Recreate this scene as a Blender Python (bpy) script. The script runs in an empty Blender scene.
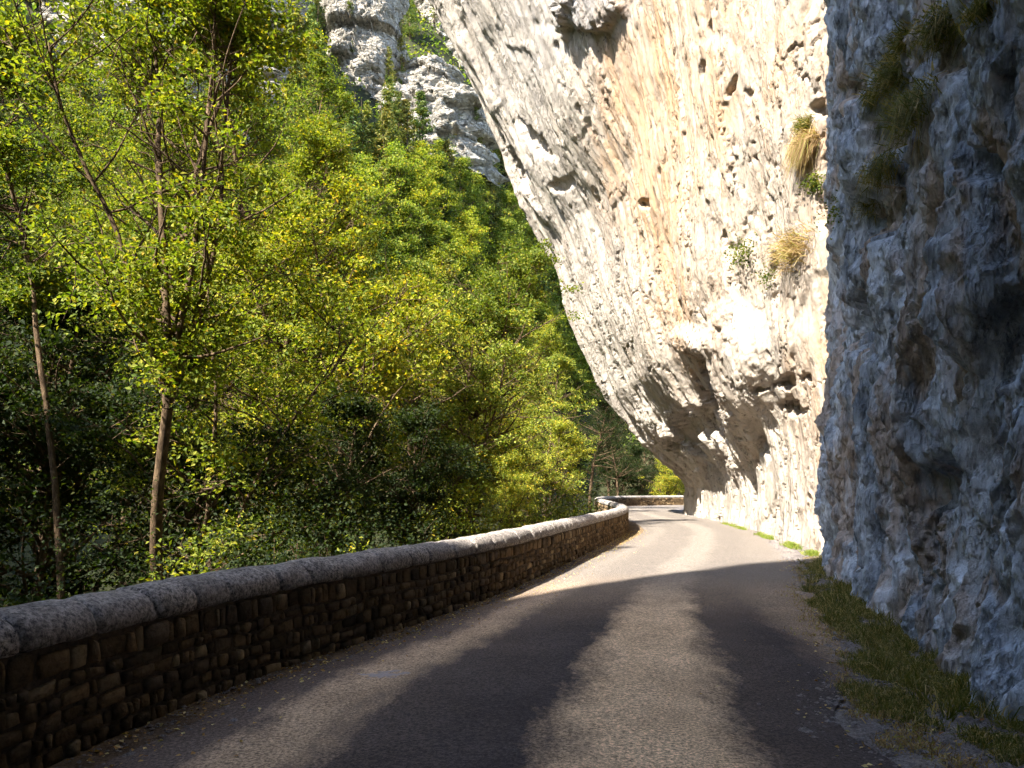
import bpy, math, random
import numpy as np
from mathutils import Vector
from mathutils.bvhtree import BVHTree

scene = bpy.context.scene
C = scene.collection
F = 800.0; HZ = 488.0; CH = 1.6            # focal length in pixels, horizon row, eye height
rng = np.random.default_rng(7)
random.seed(7)
R = math.radians
SUN_H = np.array([-0.72, -0.69]); SUN_H /= np.linalg.norm(SUN_H)
SUN_EL = R(47)

# ------------------------------------------------------------------ noise
def _h(ix, iy, iz, seed):
    n = (ix.astype(np.int64)*374761393 + iy.astype(np.int64)*668265263 + iz.astype(np.int64)*2147483647*3 + iz.astype(np.int64)*1274126177 + seed*974711) & 0xffffffff
    n = ((n ^ (n >> 13)) * 1274126177) & 0xffffffff
    n = ((n ^ (n >> 16)) * 2246822519) & 0xffffffff
    n = n ^ (n >> 15)
    return (n & 0xffffff).astype(np.float32)/float(0xffffff)
def vnoise(x, y, z=None, seed=0):
    if z is None:
        x, y = np.broadcast_arrays(x, y)
        ix, iy = np.floor(x), np.floor(y); fx, fy = (x-ix).astype(np.float32), (y-iy).astype(np.float32)
        fx = fx*fx*fx*(fx*(fx*6-15)+10); fy = fy*fy*fy*(fy*(fy*6-15)+10)
        ix = ix.astype(np.int64)*374761393+seed*974711; iy = iy.astype(np.int64)*668265263
        def hh(n):
            n = n & 0xffffffff; n = ((n ^ (n >> 13))*1274126177) & 0xffffffff
            n = ((n ^ (n >> 16))*2246822519) & 0xffffffff; n = n ^ (n >> 15)
            return (n & 0xffffff).astype(np.float32)*np.float32(1/16777215.)
        a00 = ix+iy; a10 = a00+374761393; a, b, c, d = hh(a00), hh(a10), hh(a00+668265263), hh(a10+668265263)
        a = a+(b-a)*fx; c = c+(d-c)*fx
        return (a+(c-a)*fy)*2-1
    ix, iy, iz = np.floor(x), np.floor(y), np.floor(z)
    fx, fy, fz = x-ix, y-iy, z-iz
    fx = fx*fx*fx*(fx*(fx*6-15)+10); fy = fy*fy*fy*(fy*(fy*6-15)+10); fz = fz*fz*fz*(fz*(fz*6-15)+10)
    def L(a, b, t): return a+(b-a)*t
    r = L(L(L(_h(ix, iy, iz, seed), _h(ix+1, iy, iz, seed), fx), L(_h(ix, iy+1, iz, seed), _h(ix+1, iy+1, iz, seed), fx), fy),
          L(L(_h(ix, iy, iz+1, seed), _h(ix+1, iy, iz+1, seed), fx), L(_h(ix, iy+1, iz+1, seed), _h(ix+1, iy+1, iz+1, seed), fx), fy), fz)
    return r*2-1
def fbm(x, y, z=None, o=4, seed=0, g=0.5):
    s = 0; a = 1; t = 0
    for i in range(o):
        k = 2.03**i
        s = s + a*vnoise(x*k+i*17.3, y*k-i*9.1, None if z is None else z*k+i*5.7, seed+i*31); t += a; a *= g
    return s/t*1.5
def ridge(x, y, z=None, o=3, seed=0):
    s = 0; a = 1; t = 0
    for i in range(o):
        k = 2.1**i
        s = s + a*(1-2*np.abs(vnoise(x*k+i*13.3, y*k-i*3.1, None if z is None else z*k+i*5.7, seed+i*37))); t += a; a *= .5
    return s/t
def sstep(a, b, x):
    t = np.clip((x-a)/(b-a), 0, 1); return t*t*(3-2*t)
def cell(x, y, seed=0):
    """distance to nearest jittered point, and a random value of that cell"""
    ix, iy = np.floor(x), np.floor(y); best = np.full(x.shape, 9.0); val = np.zeros(x.shape); sec = np.full(x.shape, 9.0)
    for dx in (-1, 0, 1):
        for dy in (-1, 0, 1):
            cx, cy = ix+dx, iy+dy; z = np.zeros_like(cx)
            px = cx+_h(cx, cy, z, seed+5); py = cy+_h(cx, cy, z, seed+11)
            d = np.hypot(px-x, py-y); v = _h(cx, cy, z, seed+23)
            m = d < best
            sec = np.where(m, best, np.minimum(sec, d)); val = np.where(m, v, val); best = np.where(m, d, best)
    return best, val, sec

# ------------------------------------------------------------------ mesh helpers
def mesh_np(name, V, Q, smooth=True):
    """V (n,3); Q (m,k) faces of equal size, or list of such arrays"""
    me = bpy.data.meshes.new(name)
    Qs = Q if isinstance(Q, list) else [Q]
    V = np.ascontiguousarray(V, dtype=np.float32)
    me.vertices.add(len(V)); me.vertices.foreach_set('co', V.ravel())
    nl = sum(q.size for q in Qs); nf = sum(len(q) for q in Qs)
    me.loops.add(nl); me.polygons.add(nf)
    me.loops.foreach_set('vertex_index', np.concatenate([q.ravel() for q in Qs]).astype(np.int32))
    ls = []; off = 0
    for q in Qs:
        ls.append(off+np.arange(len(q))*q.shape[1]); off += q.size
    me.polygons.foreach_set('loop_start', np.concatenate(ls).astype(np.int32))
    me.polygons.foreach_set('use_smooth', np.full(nf, smooth, dtype=bool))
    me.update(calc_edges=True); me.validate()
    return me
def gridq(n, m, flip=False):
    i = np.arange(n-1)[:, None]*m + np.arange(m-1)[None, :]
    q = np.stack([i, i+m, i+m+1, i+1], -1).reshape(-1, 4)
    return q[:, ::-1] if flip else q
def attr(me, name, vals):
    a = me.attributes.new(name, 'FLOAT', 'POINT'); a.data.foreach_set('value', np.ascontiguousarray(vals, dtype=np.float32).ravel())
def link(name, me, mat, parent=None):
    o = bpy.data.objects.new(name, me); C.objects.link(o)
    if mat is not None and not me.materials: me.materials.append(mat)
    o.parent = parent
    return o
def tag(o, label=None, cat=None, group=None, kind=None):
    if label: o['label'] = label
    if cat: o['category'] = cat
    if group: o['group'] = group
    if kind: o['kind'] = kind
    return o
def empty(name, loc=(0, 0, 0), rz=0, sc=1):
    o = bpy.data.objects.new(name, None); C.objects.link(o)
    o.location = loc; o.rotation_euler = (0, 0, rz); o.scale = (sc, sc, sc); o.empty_display_size = .3
    return o

# ------------------------------------------------------------------ materials
class NT:
    def __init__(s, name):
        s.m = bpy.data.materials.new(name); s.m.use_nodes = True; s.t = s.m.node_tree; s.t.nodes.clear()
        s.out = s.t.nodes.new('ShaderNodeOutputMaterial')
    def n(s, typ, ins=None, **kw):
        nd = s.t.nodes.new('ShaderNode'+typ)
        for k, v in kw.items(): setattr(nd, k, v)
        for k, v in (ins or {}).items():
            if hasattr(v, 'is_output') or isinstance(v, bpy.types.NodeSocket): s.t.links.new(v, nd.inputs[k])
            else: nd.inputs[k].default_value = v
        return nd
    def co(s, scale=(1, 1, 1), src='Object'):
        tc = s.n('TexCoord'); mp = s.n('Mapping', {'Vector': tc.outputs[src], 'Scale': scale}); return mp.outputs[0]
    def noise(s, scale, vec, detail=4, rough=.55, dist=0):
        return s.n('TexNoise', {'Vector': vec, 'Scale': scale, 'Detail': detail, 'Roughness': rough, 'Distortion': dist}).outputs['Fac']
    def rnoise(s, scale, vec, detail=5, rough=.6):
        nd = s.n('TexNoise', {'Vector': vec, 'Scale': scale, 'Detail': detail, 'Roughness': rough}, noise_type='RIDGED_MULTIFRACTAL')
        nd.inputs['Lacunarity'].default_value = 2.2; nd.inputs['Offset'].default_value = .9; nd.inputs['Gain'].default_value = 1.6
        return nd.outputs['Fac']
    def ramp(s, fac, stops, interp='LINEAR'):
        r = s.n('ValToRGB', {'Fac': fac}); cr = r.color_ramp; cr.interpolation = interp
        while len(cr.elements) < len(stops): cr.elements.new(.5)
        for e, (p, c) in zip(cr.elements, stops):
            e.position = p; e.color = (c, c, c, 1) if isinstance(c, (int, float)) else (*c, 1)
        return r.outputs['Color']
    def mix(s, f, a, b, mode='MIX'):
        nd = s.n('Mix', data_type='RGBA', blend_type=mode)
        for idx, v in ((0, f), (6, a), (7, b)):
            if isinstance(v, bpy.types.NodeSocket): s.t.links.new(v, nd.inputs[idx])
            elif idx == 0: nd.inputs[0].default_value = v
            else: nd.inputs[idx].default_value = (*v, 1)
        return nd.outputs[2]
    def math(s, op, a, b=0.0, clamp=False):
        nd = s.n('Math', operation=op, use_clamp=clamp)
        for i, v in ((0, a), (1, b)):
            if isinstance(v, bpy.types.NodeSocket): s.t.links.new(v, nd.inputs[i])
            else: nd.inputs[i].default_value = v
        return nd.outputs[0]
    def attr(s, name): return s.n('Attribute', attribute_name=name).outputs['Fac']
    def bump(s, h, strength=.5, dist=.05, prev=None):
        i = {'Height': h, 'Strength': strength, 'Distance': dist}
        if prev is not None: i['Normal'] = prev
        return s.n('Bump', i).outputs[0]
    def pbsdf(s, col, rough=.9, normal=None, spec=.3):
        i = {'Base Color': col if isinstance(col, bpy.types.NodeSocket) else (*col, 1), 'Roughness': rough, 'Specular IOR Level': spec}
        if normal is not None: i['Normal'] = normal
        b = s.n('BsdfPrincipled', i); s.t.links.new(b.outputs[0], s.out.inputs[0]); return b

def mat_cliff():
    t = NT('limestone')
    c = t.co(); cs = t.co((1, 1, .22)); cz = t.co((1, 1, .45))
    near = t.attr('near'); orange = t.attr('orange'); pit = t.attr('pit'); streak = t.attr('streak'); grey = t.attr('grey')
    base = t.ramp(t.noise(.55, cs, 5, .6, .6), [(.25, (.22, .19, .16)), (.42, (.31, .27, .225)), (.58, (.385, .34, .285)), (.8, (.365, .275, .20))])
    fine = t.ramp(t.noise(5.0, cz, 5, .7), [(.28, .62), (.5, .98), (.75, 1.08)])
    base = t.mix(1.0, base, fine, 'MULTIPLY')
    of = t.math('MULTIPLY', orange, t.ramp(t.noise(.9, cs, 3, .65, .8), [(.3, .25), (.62, 1)]))
    base = t.mix(of, base, (.43, .27, .155))
    gf = t.math('MULTIPLY', grey, t.ramp(t.noise(1.3, cz, 3, .65), [(.3, .3), (.6, 1)]))
    base = t.mix(gf, base, (.27, .25, .235))
    # dark lichen specks of the sunny face
    sp = t.ramp(t.noise(3.2, t.co((1, 1, .5)), 6, .76), [(.355, 1), (.42, 0)])
    base = t.mix(t.math('MULTIPLY', sp, .8), base, (.085, .07, .06))
    # near shaded face: blue skylight painted into the rock colour
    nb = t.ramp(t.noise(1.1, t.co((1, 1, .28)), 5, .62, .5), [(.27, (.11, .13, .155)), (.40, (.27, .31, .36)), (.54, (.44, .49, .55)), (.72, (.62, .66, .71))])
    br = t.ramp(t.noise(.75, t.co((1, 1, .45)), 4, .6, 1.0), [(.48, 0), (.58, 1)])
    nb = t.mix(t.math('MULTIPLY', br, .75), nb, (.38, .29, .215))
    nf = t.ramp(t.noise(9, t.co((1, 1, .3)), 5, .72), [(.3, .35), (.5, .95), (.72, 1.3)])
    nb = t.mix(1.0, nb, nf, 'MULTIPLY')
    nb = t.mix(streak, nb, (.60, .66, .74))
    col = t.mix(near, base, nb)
    # small weathered pits and hairline joints, in patches
    patch = t.ramp(t.noise(.45, cs, 4, .6), [(.42, .15), (.62, 1)])
    pits = t.math('MULTIPLY', t.ramp(t.noise(8.5, t.co((1, 1, .42)), 3, .6), [(.335, 1), (.375, 0)]), patch)
    dk = t.math('MULTIPLY', pits, t.math('SUBTRACT', 1.0, t.math('MULTIPLY', near, .5)))
    col = t.mix(t.math('MULTIPLY', dk, .82), col, (.05, .042, .036))
    rn = t.rnoise(2.3, t.co((1, 1, .33)), 4, .8)
    n1 = t.bump(t.math('MULTIPLY', rn, t.math('MAXIMUM', t.math('MULTIPLY', patch, .6), near)), .75, .10)
    n2 = t.bump(t.noise(11, t.co((1, 1, .5)), 5, .75), .9, .05, n1)
    t.pbsdf(col, 1.0, n2, .05)
    return t.m

def mat_bgrock():
    t = NT('far_limestone')
    c = t.co(); cz = t.co((1, 1, 2.2))
    base = t.ramp(t.noise(.35, cz, 8, .65, .4), [(.28, (.2, .19, .17)), (.42, (.38, .34, .28)), (.6, (.52, .465, .39)), (.8, (.47, .37, .27))])
    sp = t.ramp(t.noise(.8, t.co((1, 1, 1.6)), 9, .72), [(.34, 1), (.42, 0)])
    col = t.mix(t.math('MULTIPLY', sp, .8), base, (.06, .075, .03))
    bed = t.ramp(t.noise(.55, t.co((.35, .35, 3.2)), 6, .65, .5), [(.36, 1), (.43, 0)])
    fis = t.ramp(t.noise(.6, t.co((2.6, 2.6, .25)), 6, .65, .5), [(.35, 1), (.41, 0)])
    dk = t.math('MAXIMUM', bed, fis)
    col = t.mix(t.math('MULTIPLY', dk, .7), col, (.09, .08, .06))
    n = t.bump(dk, .9, -.5); n = t.bump(t.rnoise(.9, t.co((1, 1, 1.8)), 6, .75), 1.0, .5, n)
    t.pbsdf(col, .95, n, .1)
    return t.m

def mat_road():
    t = NT('asphalt')
    c = t.co(); u = t.attr('u'); v = t.attr('v')
    # the across-road coordinate wanders a little
    w = t.math('ADD', u, t.math('MULTIPLY', t.math('SUBTRACT', t.noise(.35, c, 3, .5), .5), .55))
    w = t.math('ADD', w, t.math('MULTIPLY', t.math('SUBTRACT', t.noise(3.6, t.co((1, .45, 1)), 6, .7), .5), .75))
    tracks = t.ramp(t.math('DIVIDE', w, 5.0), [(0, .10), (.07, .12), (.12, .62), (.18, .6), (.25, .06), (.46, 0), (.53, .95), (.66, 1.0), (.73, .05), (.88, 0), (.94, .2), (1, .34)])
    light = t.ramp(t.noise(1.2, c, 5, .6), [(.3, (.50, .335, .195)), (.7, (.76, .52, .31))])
    light = t.mix(t.attr('sun_tone'), light, (.20, .17, .14))  # strip painted brighter in the near shade, duller in the sun
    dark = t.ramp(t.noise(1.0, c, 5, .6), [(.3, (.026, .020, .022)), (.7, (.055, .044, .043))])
    f = t.mix(t.math('MULTIPLY', t.attr('sun_tone'), .7), t.ramp(tracks, [(0, 0), (1, .96)]), (.9, .9, .9))  # track contrast painted down on the sunlit stretch
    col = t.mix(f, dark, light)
    sp = t.ramp(t.noise(45, c, 3, .85), [(.34, .22), (.5, .95), (.66, 1.9)])
    col = t.mix(1.0, col, sp, 'MULTIPLY')
    pt = t.ramp(t.noise(.33, t.co((1, 1.0, 1)), 6, .65, .6), [(.66, 0), (.70, .55)])
    col = t.mix(pt, col, (.29, .27, .27))
    tcn = t.n('TexCoord'); mp = t.n('Mapping', {'Vector': tcn.outputs['Object'], 'Location': (1.06/.34, -6.7/.2, 0), 'Scale': (1/.34, 1/.2, 0)})
    ln_ = t.n('VectorMath', {0: mp.outputs[0]}, operation='LENGTH').outputs['Value']
    sc1 = t.ramp(t.math('ADD', ln_, t.math('MULTIPLY', t.noise(9, c, 5, .7), 1.6)), [(0, 1), (.999, 1), (1, 0)])
    sc1 = t.math('LESS_THAN', t.math('ADD', ln_, t.math('MULTIPLY', t.noise(9, c, 5, .7), 3.0)), 2.05)
    col = t.mix(t.math('MULTIPLY', sc1, .8), col, (.30, .27, .27))
    ck = t.n('TexVoronoi', {'Vector': t.co((.8, .35, 1)), 'Scale': .9}, feature='DISTANCE_TO_EDGE').outputs['Distance']
    n = t.bump(t.noise(70, c, 3, .8), .9, .012)
    n = t.bump(t.noise(14, c, 4, .6), .35, .02, n)
    t.pbsdf(col, .88, n, .25)
    return t.m

def mat_ground(name, stops, scale, sp=.8, fine=40):
    t = NT(name); c = t.co()
    col = t.ramp(t.noise(scale, c, 7, .62, .3), stops)
    s_ = t.ramp(t.noise(fine, c, 4, .8), [(.3, 1-sp*.7), (.5, 1), (.72, 1+sp*.7)])
    col = t.mix(1.0, col, s_, 'MULTIPLY')
    t.pbsdf(col, .97, t.bump(t.noise(fine*.7, c, 5, .75), .9, .03), .1)
    return t.m

def mat_stone():
    t = NT('rubble_stone'); c = t.co()
    isl = t.n('NewGeometry').outputs['Random Per Island']
    col = t.ramp(isl, [(0, (.05, .036, .024)), (.3, (.14, .095, .052)), (.6, (.24, .16, .085)), (.85, (.11, .08, .055)), (1, (.40, .29, .16))])
    col = t.mix(1.0, col, t.ramp(t.noise(14, c, 7, .7), [(.28, .4), (.5, 1), (.75, 1.25)]), 'MULTIPLY')
    t.pbsdf(col, .95, t.bump(t.noise(22, c, 8, .72), 1, .03), .1)
    return t.m
def mat_granite():
    t = NT('coping_granite'); c = t.co()
    isl = t.n('ObjectInfo').outputs['Random']
    col = t.ramp(t.noise(34, c, 5, .8), [(.38, (.03, .028, .032)), (.46, (.20, .175, .155)), (.56, (.46, .40, .35)), (.7, (.70, .62, .54))])
    col = t.mix(1.0, col, t.ramp(t.noise(5, c, 6, .7), [(.3, .42), (.5, .95), (.72, 1.15)]), 'MULTIPLY')
    col = t.mix(t.math('MULTIPLY', isl, .3), col, (.23, .20, .18))
    t.pbsdf(col, .9, t.bump(t.noise(40, c, 7, .75), 1, .02), .15)
    return t.m
def mat_plain(name, stops, scale=20, rough=.95, bump=.6, dist=.02):
    t = NT(name); c = t.co()
    t.pbsdf(t.ramp(t.noise(scale, c, 6, .7), stops), rough, t.bump(t.noise(scale*1.6, c, 6, .7), bump, dist), .1)
    return t.m
def mat_bark():
    t = NT('bark'); c = t.co((1, 1, .3))
    col = t.ramp(t.noise(14, c, 7, .7), [(.3, (.03, .02, .013)), (.5, (.09, .06, .036)), (.66, (.19, .13, .075)), (.8, (.34, .26, .17))])
    t.pbsdf(col, .95, t.bump(t.noise(24, c, 7, .75), 1, .03), .1)
    return t.m
def mat_leaf(name, trans=.5, tint=True, stops=None):
    """leaf colour = object colour x per-leaf variation"""
    t = NT(name)
    isl = t.n('NewGeometry').outputs['Random Per Island']
    var = t.ramp(isl, stops or [(0, (.26, .42, .32)), (.35, (.70, .82, .65)), (.7, (1.1, 1.12, 1.0)), (.93, (1.5, 1.3, .9)), (1, (2.0, 1.25, .6))])
    oc = t.n('ObjectInfo').outputs['Color']
    col = t.mix(1.0, var, oc, 'MULTIPLY') if tint else var
    d = t.n('BsdfPrincipled', {'Base Color': col, 'Roughness': .65, 'Specular IOR Level': .18})
    tc = t.mix(1.0, col, (1.25, 1.35, .35), 'MULTIPLY')
    tr = t.n('BsdfTranslucent', {'Color': tc})
    m = t.n('MixShader', {0: trans, 1: d.outputs[0], 2: tr.outputs[0]})
    t.t.links.new(m.outputs[0], t.out.inputs[0])
    return t.m

M_cliff = mat_cliff(); M_bg = mat_bgrock(); M_road = mat_road(); M_stone = mat_stone(); M_gran = mat_granite(); M_bark = mat_bark()
M_core = mat_plain('mortar', [(.3, (.05, .035, .025)), (.7, (.16, .115, .075))], 25)
M_leaf = mat_leaf('leaves', .42); M_needle = mat_leaf('needles', .15)
M_gravel = mat_ground('gravel', [(.3, (.12, .10, .095)), (.55, (.21, .185, .17)), (.75, (.32, .27, .21))], 1.3, 1.1, 55)
M_dirt = mat_ground('dirt', [(.3, (.075, .05, .032)), (.55, (.17, .12, .075)), (.75, (.27, .19, .11))], 2.0, 1.0, 45)
M_terr = mat_ground('hillside_soil', [(.3, (.016, .018, .009)), (.55, (.04, .042, .018)), (.75, (.085, .07, .04))], .12, .8, 1.4)
M_grass = mat_leaf('grass_blades', .3, False, [(0, (.07, .085, .018)), (.45, (.115, .12, .028)), (.68, (.18, .16, .05)), (.82, (.34, .26, .12)), (1, (.50, .38, .19))])
M_dry = mat_leaf('dry_leaves', .3, False, [(0, (.20, .09, .03)), (.4, (.42, .25, .09)), (.75, (.60, .45, .20)), (1, (.75, .62, .30))])
M_dryg = mat_leaf('dry_grass', .3, False, [(0, (.16, .10, .05)), (.4, (.32, .21, .10)), (.75, (.48, .34, .17)), (1, (.30, .32, .08))])

# ------------------------------------------------------------------ plan lines
# parapet line from its coping as seen (x, y of coping top) -> ground plan; coping top is 0.9 m
WH = .90
def cop(px, py):
    d = (CH-WH)*F/(py-HZ); return ((px-512)/F*d, d)
wp = [(-8.6, -16), (-6.4, -8), (-4.2, 0), cop(0, 612), cop(100, 592.5), cop(200, 575), cop(300, 560.5), cop(400, 547), cop(500, 531.5), cop(573, 517.5), cop(605, 511)]
ap = [(3.62, 27.5), (4.35, 31.5), (4.85, 36), (5.15, 41), (5.45, 47), (5.9, 54), (6.6, 61), (8.0, 67.5), (10.6, 72), (14.5, 74.6), (20, 76), (28, 76.6), (40, 77)]
wp = np.array(wp+ap)
def catmull(P, step):
    out = []
    for i in range(len(P)-1):
        p0 = P[max(i-1, 0)]; p1 = P[i]; p2 = P[i+1]; p3 = P[min(i+2, len(P)-1)]
        n = max(2, int(np.linalg.norm(p2-p1)/step))
        for k in range(n):
            t = k/n
            out.append(.5*((2*p1)+(-p0+p2)*t+(2*p0-5*p1+4*p2-p3)*t*t+(-p0+3*p1-3*p2+p3)*t**3))
    out.append(P[-1]); return np.array(out)
def resample(P, step):
    d = np.r_[0, np.cumsum(np.linalg.norm(np.diff(P, axis=0), axis=1))]
    s = np.arange(0, d[-1], step); return np.stack([np.interp(s, d, P[:, 0]), np.interp(s, d, P[:, 1])], 1), s
# smooth the measured points slightly
W0 = catmull(wp, .25); W, Ws = resample(W0, .1)
k = 21; ker = np.ones(k)/k
W = np.stack([np.convolve(np.pad(W[:, j], k//2, mode='edge'), ker, 'valid') for j in (0, 1)], 1)
T = np.gradient(W, axis=0); T /= np.linalg.norm(T, axis=1)[:, None]
N = np.stack([T[:, 1], -T[:, 0]], 1)          # to the road side (right)
def wallX(Y): return np.interp(Y, W[:, 1], W[:, 0], left=W[0, 0], right=60)
def wat(s):
    x = np.interp(s, Ws, W[:, 0]); y = np.interp(s, Ws, W[:, 1])
    tx = np.interp(s, Ws, T[:, 0]); ty = np.interp(s, Ws, T[:, 1]); l = np.hypot(tx, ty)
    return x, y, tx/l, ty/l

cb = np.array([(1.2, -24), (2.4, -14), (3.3, 0), (3.55, 4), (3.85, 6.2), (4.55, 9.2), (5.35, 12.3), (6.25, 15), (7.25, 18.2), (7.9, 22), (8.75, 28), (9.5, 34), (10.2, 42), (10.85, 50), (11.6, 54), (15, 59), (30, 63), (60, 66)], float)
CB0 = catmull(cb, .2); CBr, CBs = resample(CB0, .05)
k = 31; ker = np.ones(k)/k
CBr = np.stack([np.convolve(np.pad(CBr[:, j], k//2, mode='edge'), ker, 'valid') for j in (0, 1)], 1)
CT = np.gradient(CBr, axis=0); CT /= np.linalg.norm(CT, axis=1)[:, None]
def cliffX(Y): return np.interp(Y, CBr[:, 1], CBr[:, 0])

# ------------------------------------------------------------------ terrain
def hill(X, Y):
    X = np.asarray(X, float); Y = np.asarray(Y, float)
    dl = wallX(Y)-X                                   # distance left of the parapet
    r = np.sqrt((X-12)**2+((Y-8)*(.70-.22*sstep(-14, 14, X)))**2)
    z = -4.8*sstep(.35, 7.5, dl)-1.2*sstep(8, 20, dl)
    z = np.where(dl < .3, -.03, z-.03)
    up = 1.1*np.clip(r-42, 0, None)+1.0*np.clip(r-58, 0, None)
    up = 190*np.tanh(up/190)
    up = up*(.12+.88*sstep(-45, -5, Y))
    n = fbm(X*.03, Y*.03, o=5, seed=3)*7+fbm(X*.12, Y*.12, o=3, seed=9)*1.6
    fade = sstep(2, 25, up)
    z = z+np.where(dl > .3, up+n*fade, 0)
    right = sstep(6, 14, X-cliffX(np.clip(Y, -24, 64)))*(Y < 62)  # ground under the cliff mass
    return z-.5*right
xs = np.unique(np.concatenate([np.linspace(-420, -40, 150), np.linspace(-40, 40, 200), np.linspace(40, 420, 110)]))
ys = np.unique(np.concatenate([np.linspace(-300, -30, 60), np.linspace(-30, 90, 260), np.linspace(90, 500, 170)]))
GX, GY = np.meshgrid(xs, ys, indexing='ij'); GZ = hill(GX, GY)
me = mesh_np('ground', np.stack([GX, GY, GZ], -1).reshape(-1, 3), gridq(len(xs), len(ys)))
tag(link('ground', me, M_terr), kind='structure')

def strip(name, lo, hi, n, z, mat, kind='structure', camber=None, ysamp=None, zn=0):
    """sheet between two lines given as functions of station index"""
    u = np.linspace(0, 1, n)
    P = lo[:, None, :]*(1-u)[None, :, None]+hi[:, None, :]*u[None, :, None]
    Z = np.full(P.shape[:2], z)
    if camber is not None: Z = Z+camber(u)[None, :]
    if zn: Z = Z+zn*fbm(P[..., 0]*2.2, P[..., 1]*2.2, o=3, seed=77)
    V = np.concatenate([P, Z[..., None]], -1)
    me = mesh_np(name, V.reshape(-1, 3), gridq(len(lo), n))
    wd = np.linalg.norm(hi-lo, axis=1)[:, None]*u[None, :]
    attr(me, 'u', wd*np.interp(P[..., 1], [3, 6, 11.4, 22], [.93, 1, 1.38, 1.40])); attr(me, 'sun_tone', sstep(8.5, 15, P[..., 1])); attr(me, 'v', np.repeat(np.arange(len(lo))[:, None]*.25, n, 1))  # includes the mask for the tone painted on the sunlit stretch
    o = link(name, me, mat); tag(o, kind=kind); return o
# stations along wall, the opposite edge found on the cliff line by Y
st = np.arange(0, len(W), 3)
Wl = W[st]; Nl = N[st]
dist = []
for p, nn in zip(Wl, Nl):
    d = CBr-p; fr = d@nn; side = np.abs(d@np.array([-nn[1], nn[0]]))
    ok = (fr > .5)
    j = np.argmin(np.where(ok, side, 1e9)); dist.append(fr[j])
dist = np.array(dist); dist = np.convolve(np.pad(dist, 12, mode='edge'), np.ones(25)/25, 'valid')
dist = np.clip(dist, 5.5, 9)
rw = np.clip(dist-1.9, 4.3, 5.2)
# verge width on the left opens and closes
vl = .62+.18*np.sin(np.arange(len(st))*.05)
strip('verge', Wl+Nl*0.0, Wl+Nl*1.2, 14, -.005, M_dirt, zn=.012)
strip('shoulder', Wl+Nl*(rw*.8)[:, None], Wl+Nl*(dist+1.2)[:, None], 24, -.012, M_gravel, zn=.006)
cam = lambda u: .05*(1-(2*u-1)**2)+.004
eL = vl+.05*fbm(np.arange(len(st))*.35, np.zeros(len(st)), o=3, seed=4)
eR = rw+.5+.12*fbm(np.arange(len(st))*.25, np.zeros(len(st)), o=3, seed=14)
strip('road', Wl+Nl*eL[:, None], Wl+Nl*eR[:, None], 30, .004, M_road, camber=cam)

# ------------------------------------------------------------------ cliff
A_z = np.array([-1, 1.6, 2.1, 2.7, 3.4, 4.3, 7.1, 11, 15.9, 19.4, 24.3, 32, 45, 60.])
A_v = np.array([0, 0.0, .15, .6, 1.4, 2.75, 4.85, 6.5, 8.1, 10.2, 12.2, 15.9, 18, 18.])
def cliff_base(sY, z):
    """overhang to the left of the base line at row Y, height z"""
    A = np.interp(z, A_z, A_v)
    B = np.interp(sY, [17.5, 19.5, 24, 32, 42, 48, 51, 56, 66], [0, .05, .22, .50, .84, 1.0, 1.0, .75, .2])
    low = sstep(30, 22, sY)*sstep(3.0, 1.6, z)
    return A*B
nodes = []; y = 0
# station spacing grows with the distance from the eye
s = 0; S = []
L = CBs[-1]
while s < L:
    S.append(s); yy = np.interp(s, CBs, CBr[:, 1]); xx = np.interp(s, CBs, CBr[:, 0])
    d = math.hypot(xx, yy); b = .25 if yy < 2 else (.9 if yy > 56 else max(.018, .0024*d)); s += b
S = np.array(S)
zz = [-.3]
while zz[-1] < 50:
    z = zz[-1]; zz.append(z+(.024 if z < 5 else .036 if z < 13 else .07 if z < 34 else .4))
ZZ = np.array(zz)
bx = np.interp(S, CBs, CBr[:, 0]); by = np.interp(S, CBs, CBr[:, 1])
tx = np.interp(S, CBs, CT[:, 0]); ty = np.interp(S, CBs, CT[:, 1]); l_ = np.hypot(tx, ty); nx, ny = -ty/l_, tx/l_
Sg, Zg = np.meshgrid(S, ZZ, indexing='ij')
BX = bx[:, None]; BY = np.repeat(by[:, None], len(ZZ), 1)
OV = cliff_base(BY, Zg)
# outward direction in the overhang zone turns to face the eye
far = sstep(18, 21, BY)*sstep(62, 54, BY)
ndx = nx[:, None]*(1-far)+far*(-.86); ndy = ny[:, None]*(1-far)+far*(-.42); ndz = -.28*far*sstep(2, 5, Zg)
ln = np.sqrt(ndx**2+ndy**2+ndz**2); ndx, ndy, ndz = ndx/ln, ndy/ln, ndz/ln
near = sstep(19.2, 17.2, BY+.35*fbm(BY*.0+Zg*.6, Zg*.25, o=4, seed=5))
zl = Zg
big = fbm(Sg*.22, zl*.16, o=4, seed=21)
med = fbm(Sg*.9, zl*.55, o=6, seed=22, g=.58)
flute = ridge(Sg*1.25+.5*med, zl*.2, o=3, seed=23)
flutef = ridge(Sg*4.2+.5*med, zl*.55, o=3, seed=24)
fine = fbm(Sg*5, zl*3.2, o=3, seed=25, g=.65)
rough = fbm(Sg*2.2, zl*.9, o=5, seed=28, g=.62)
billow = np.abs(fbm(Sg*1.6, zl*.5, o=4, seed=29, g=.6))
drip = ridge(Sg*8+.8*med, zl*.7, o=3, seed=33)
dN = .17*big+.10*med+.15*flute+.10*flutef+.045*fine+.075*rough-.14*billow+.035*drip
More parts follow.
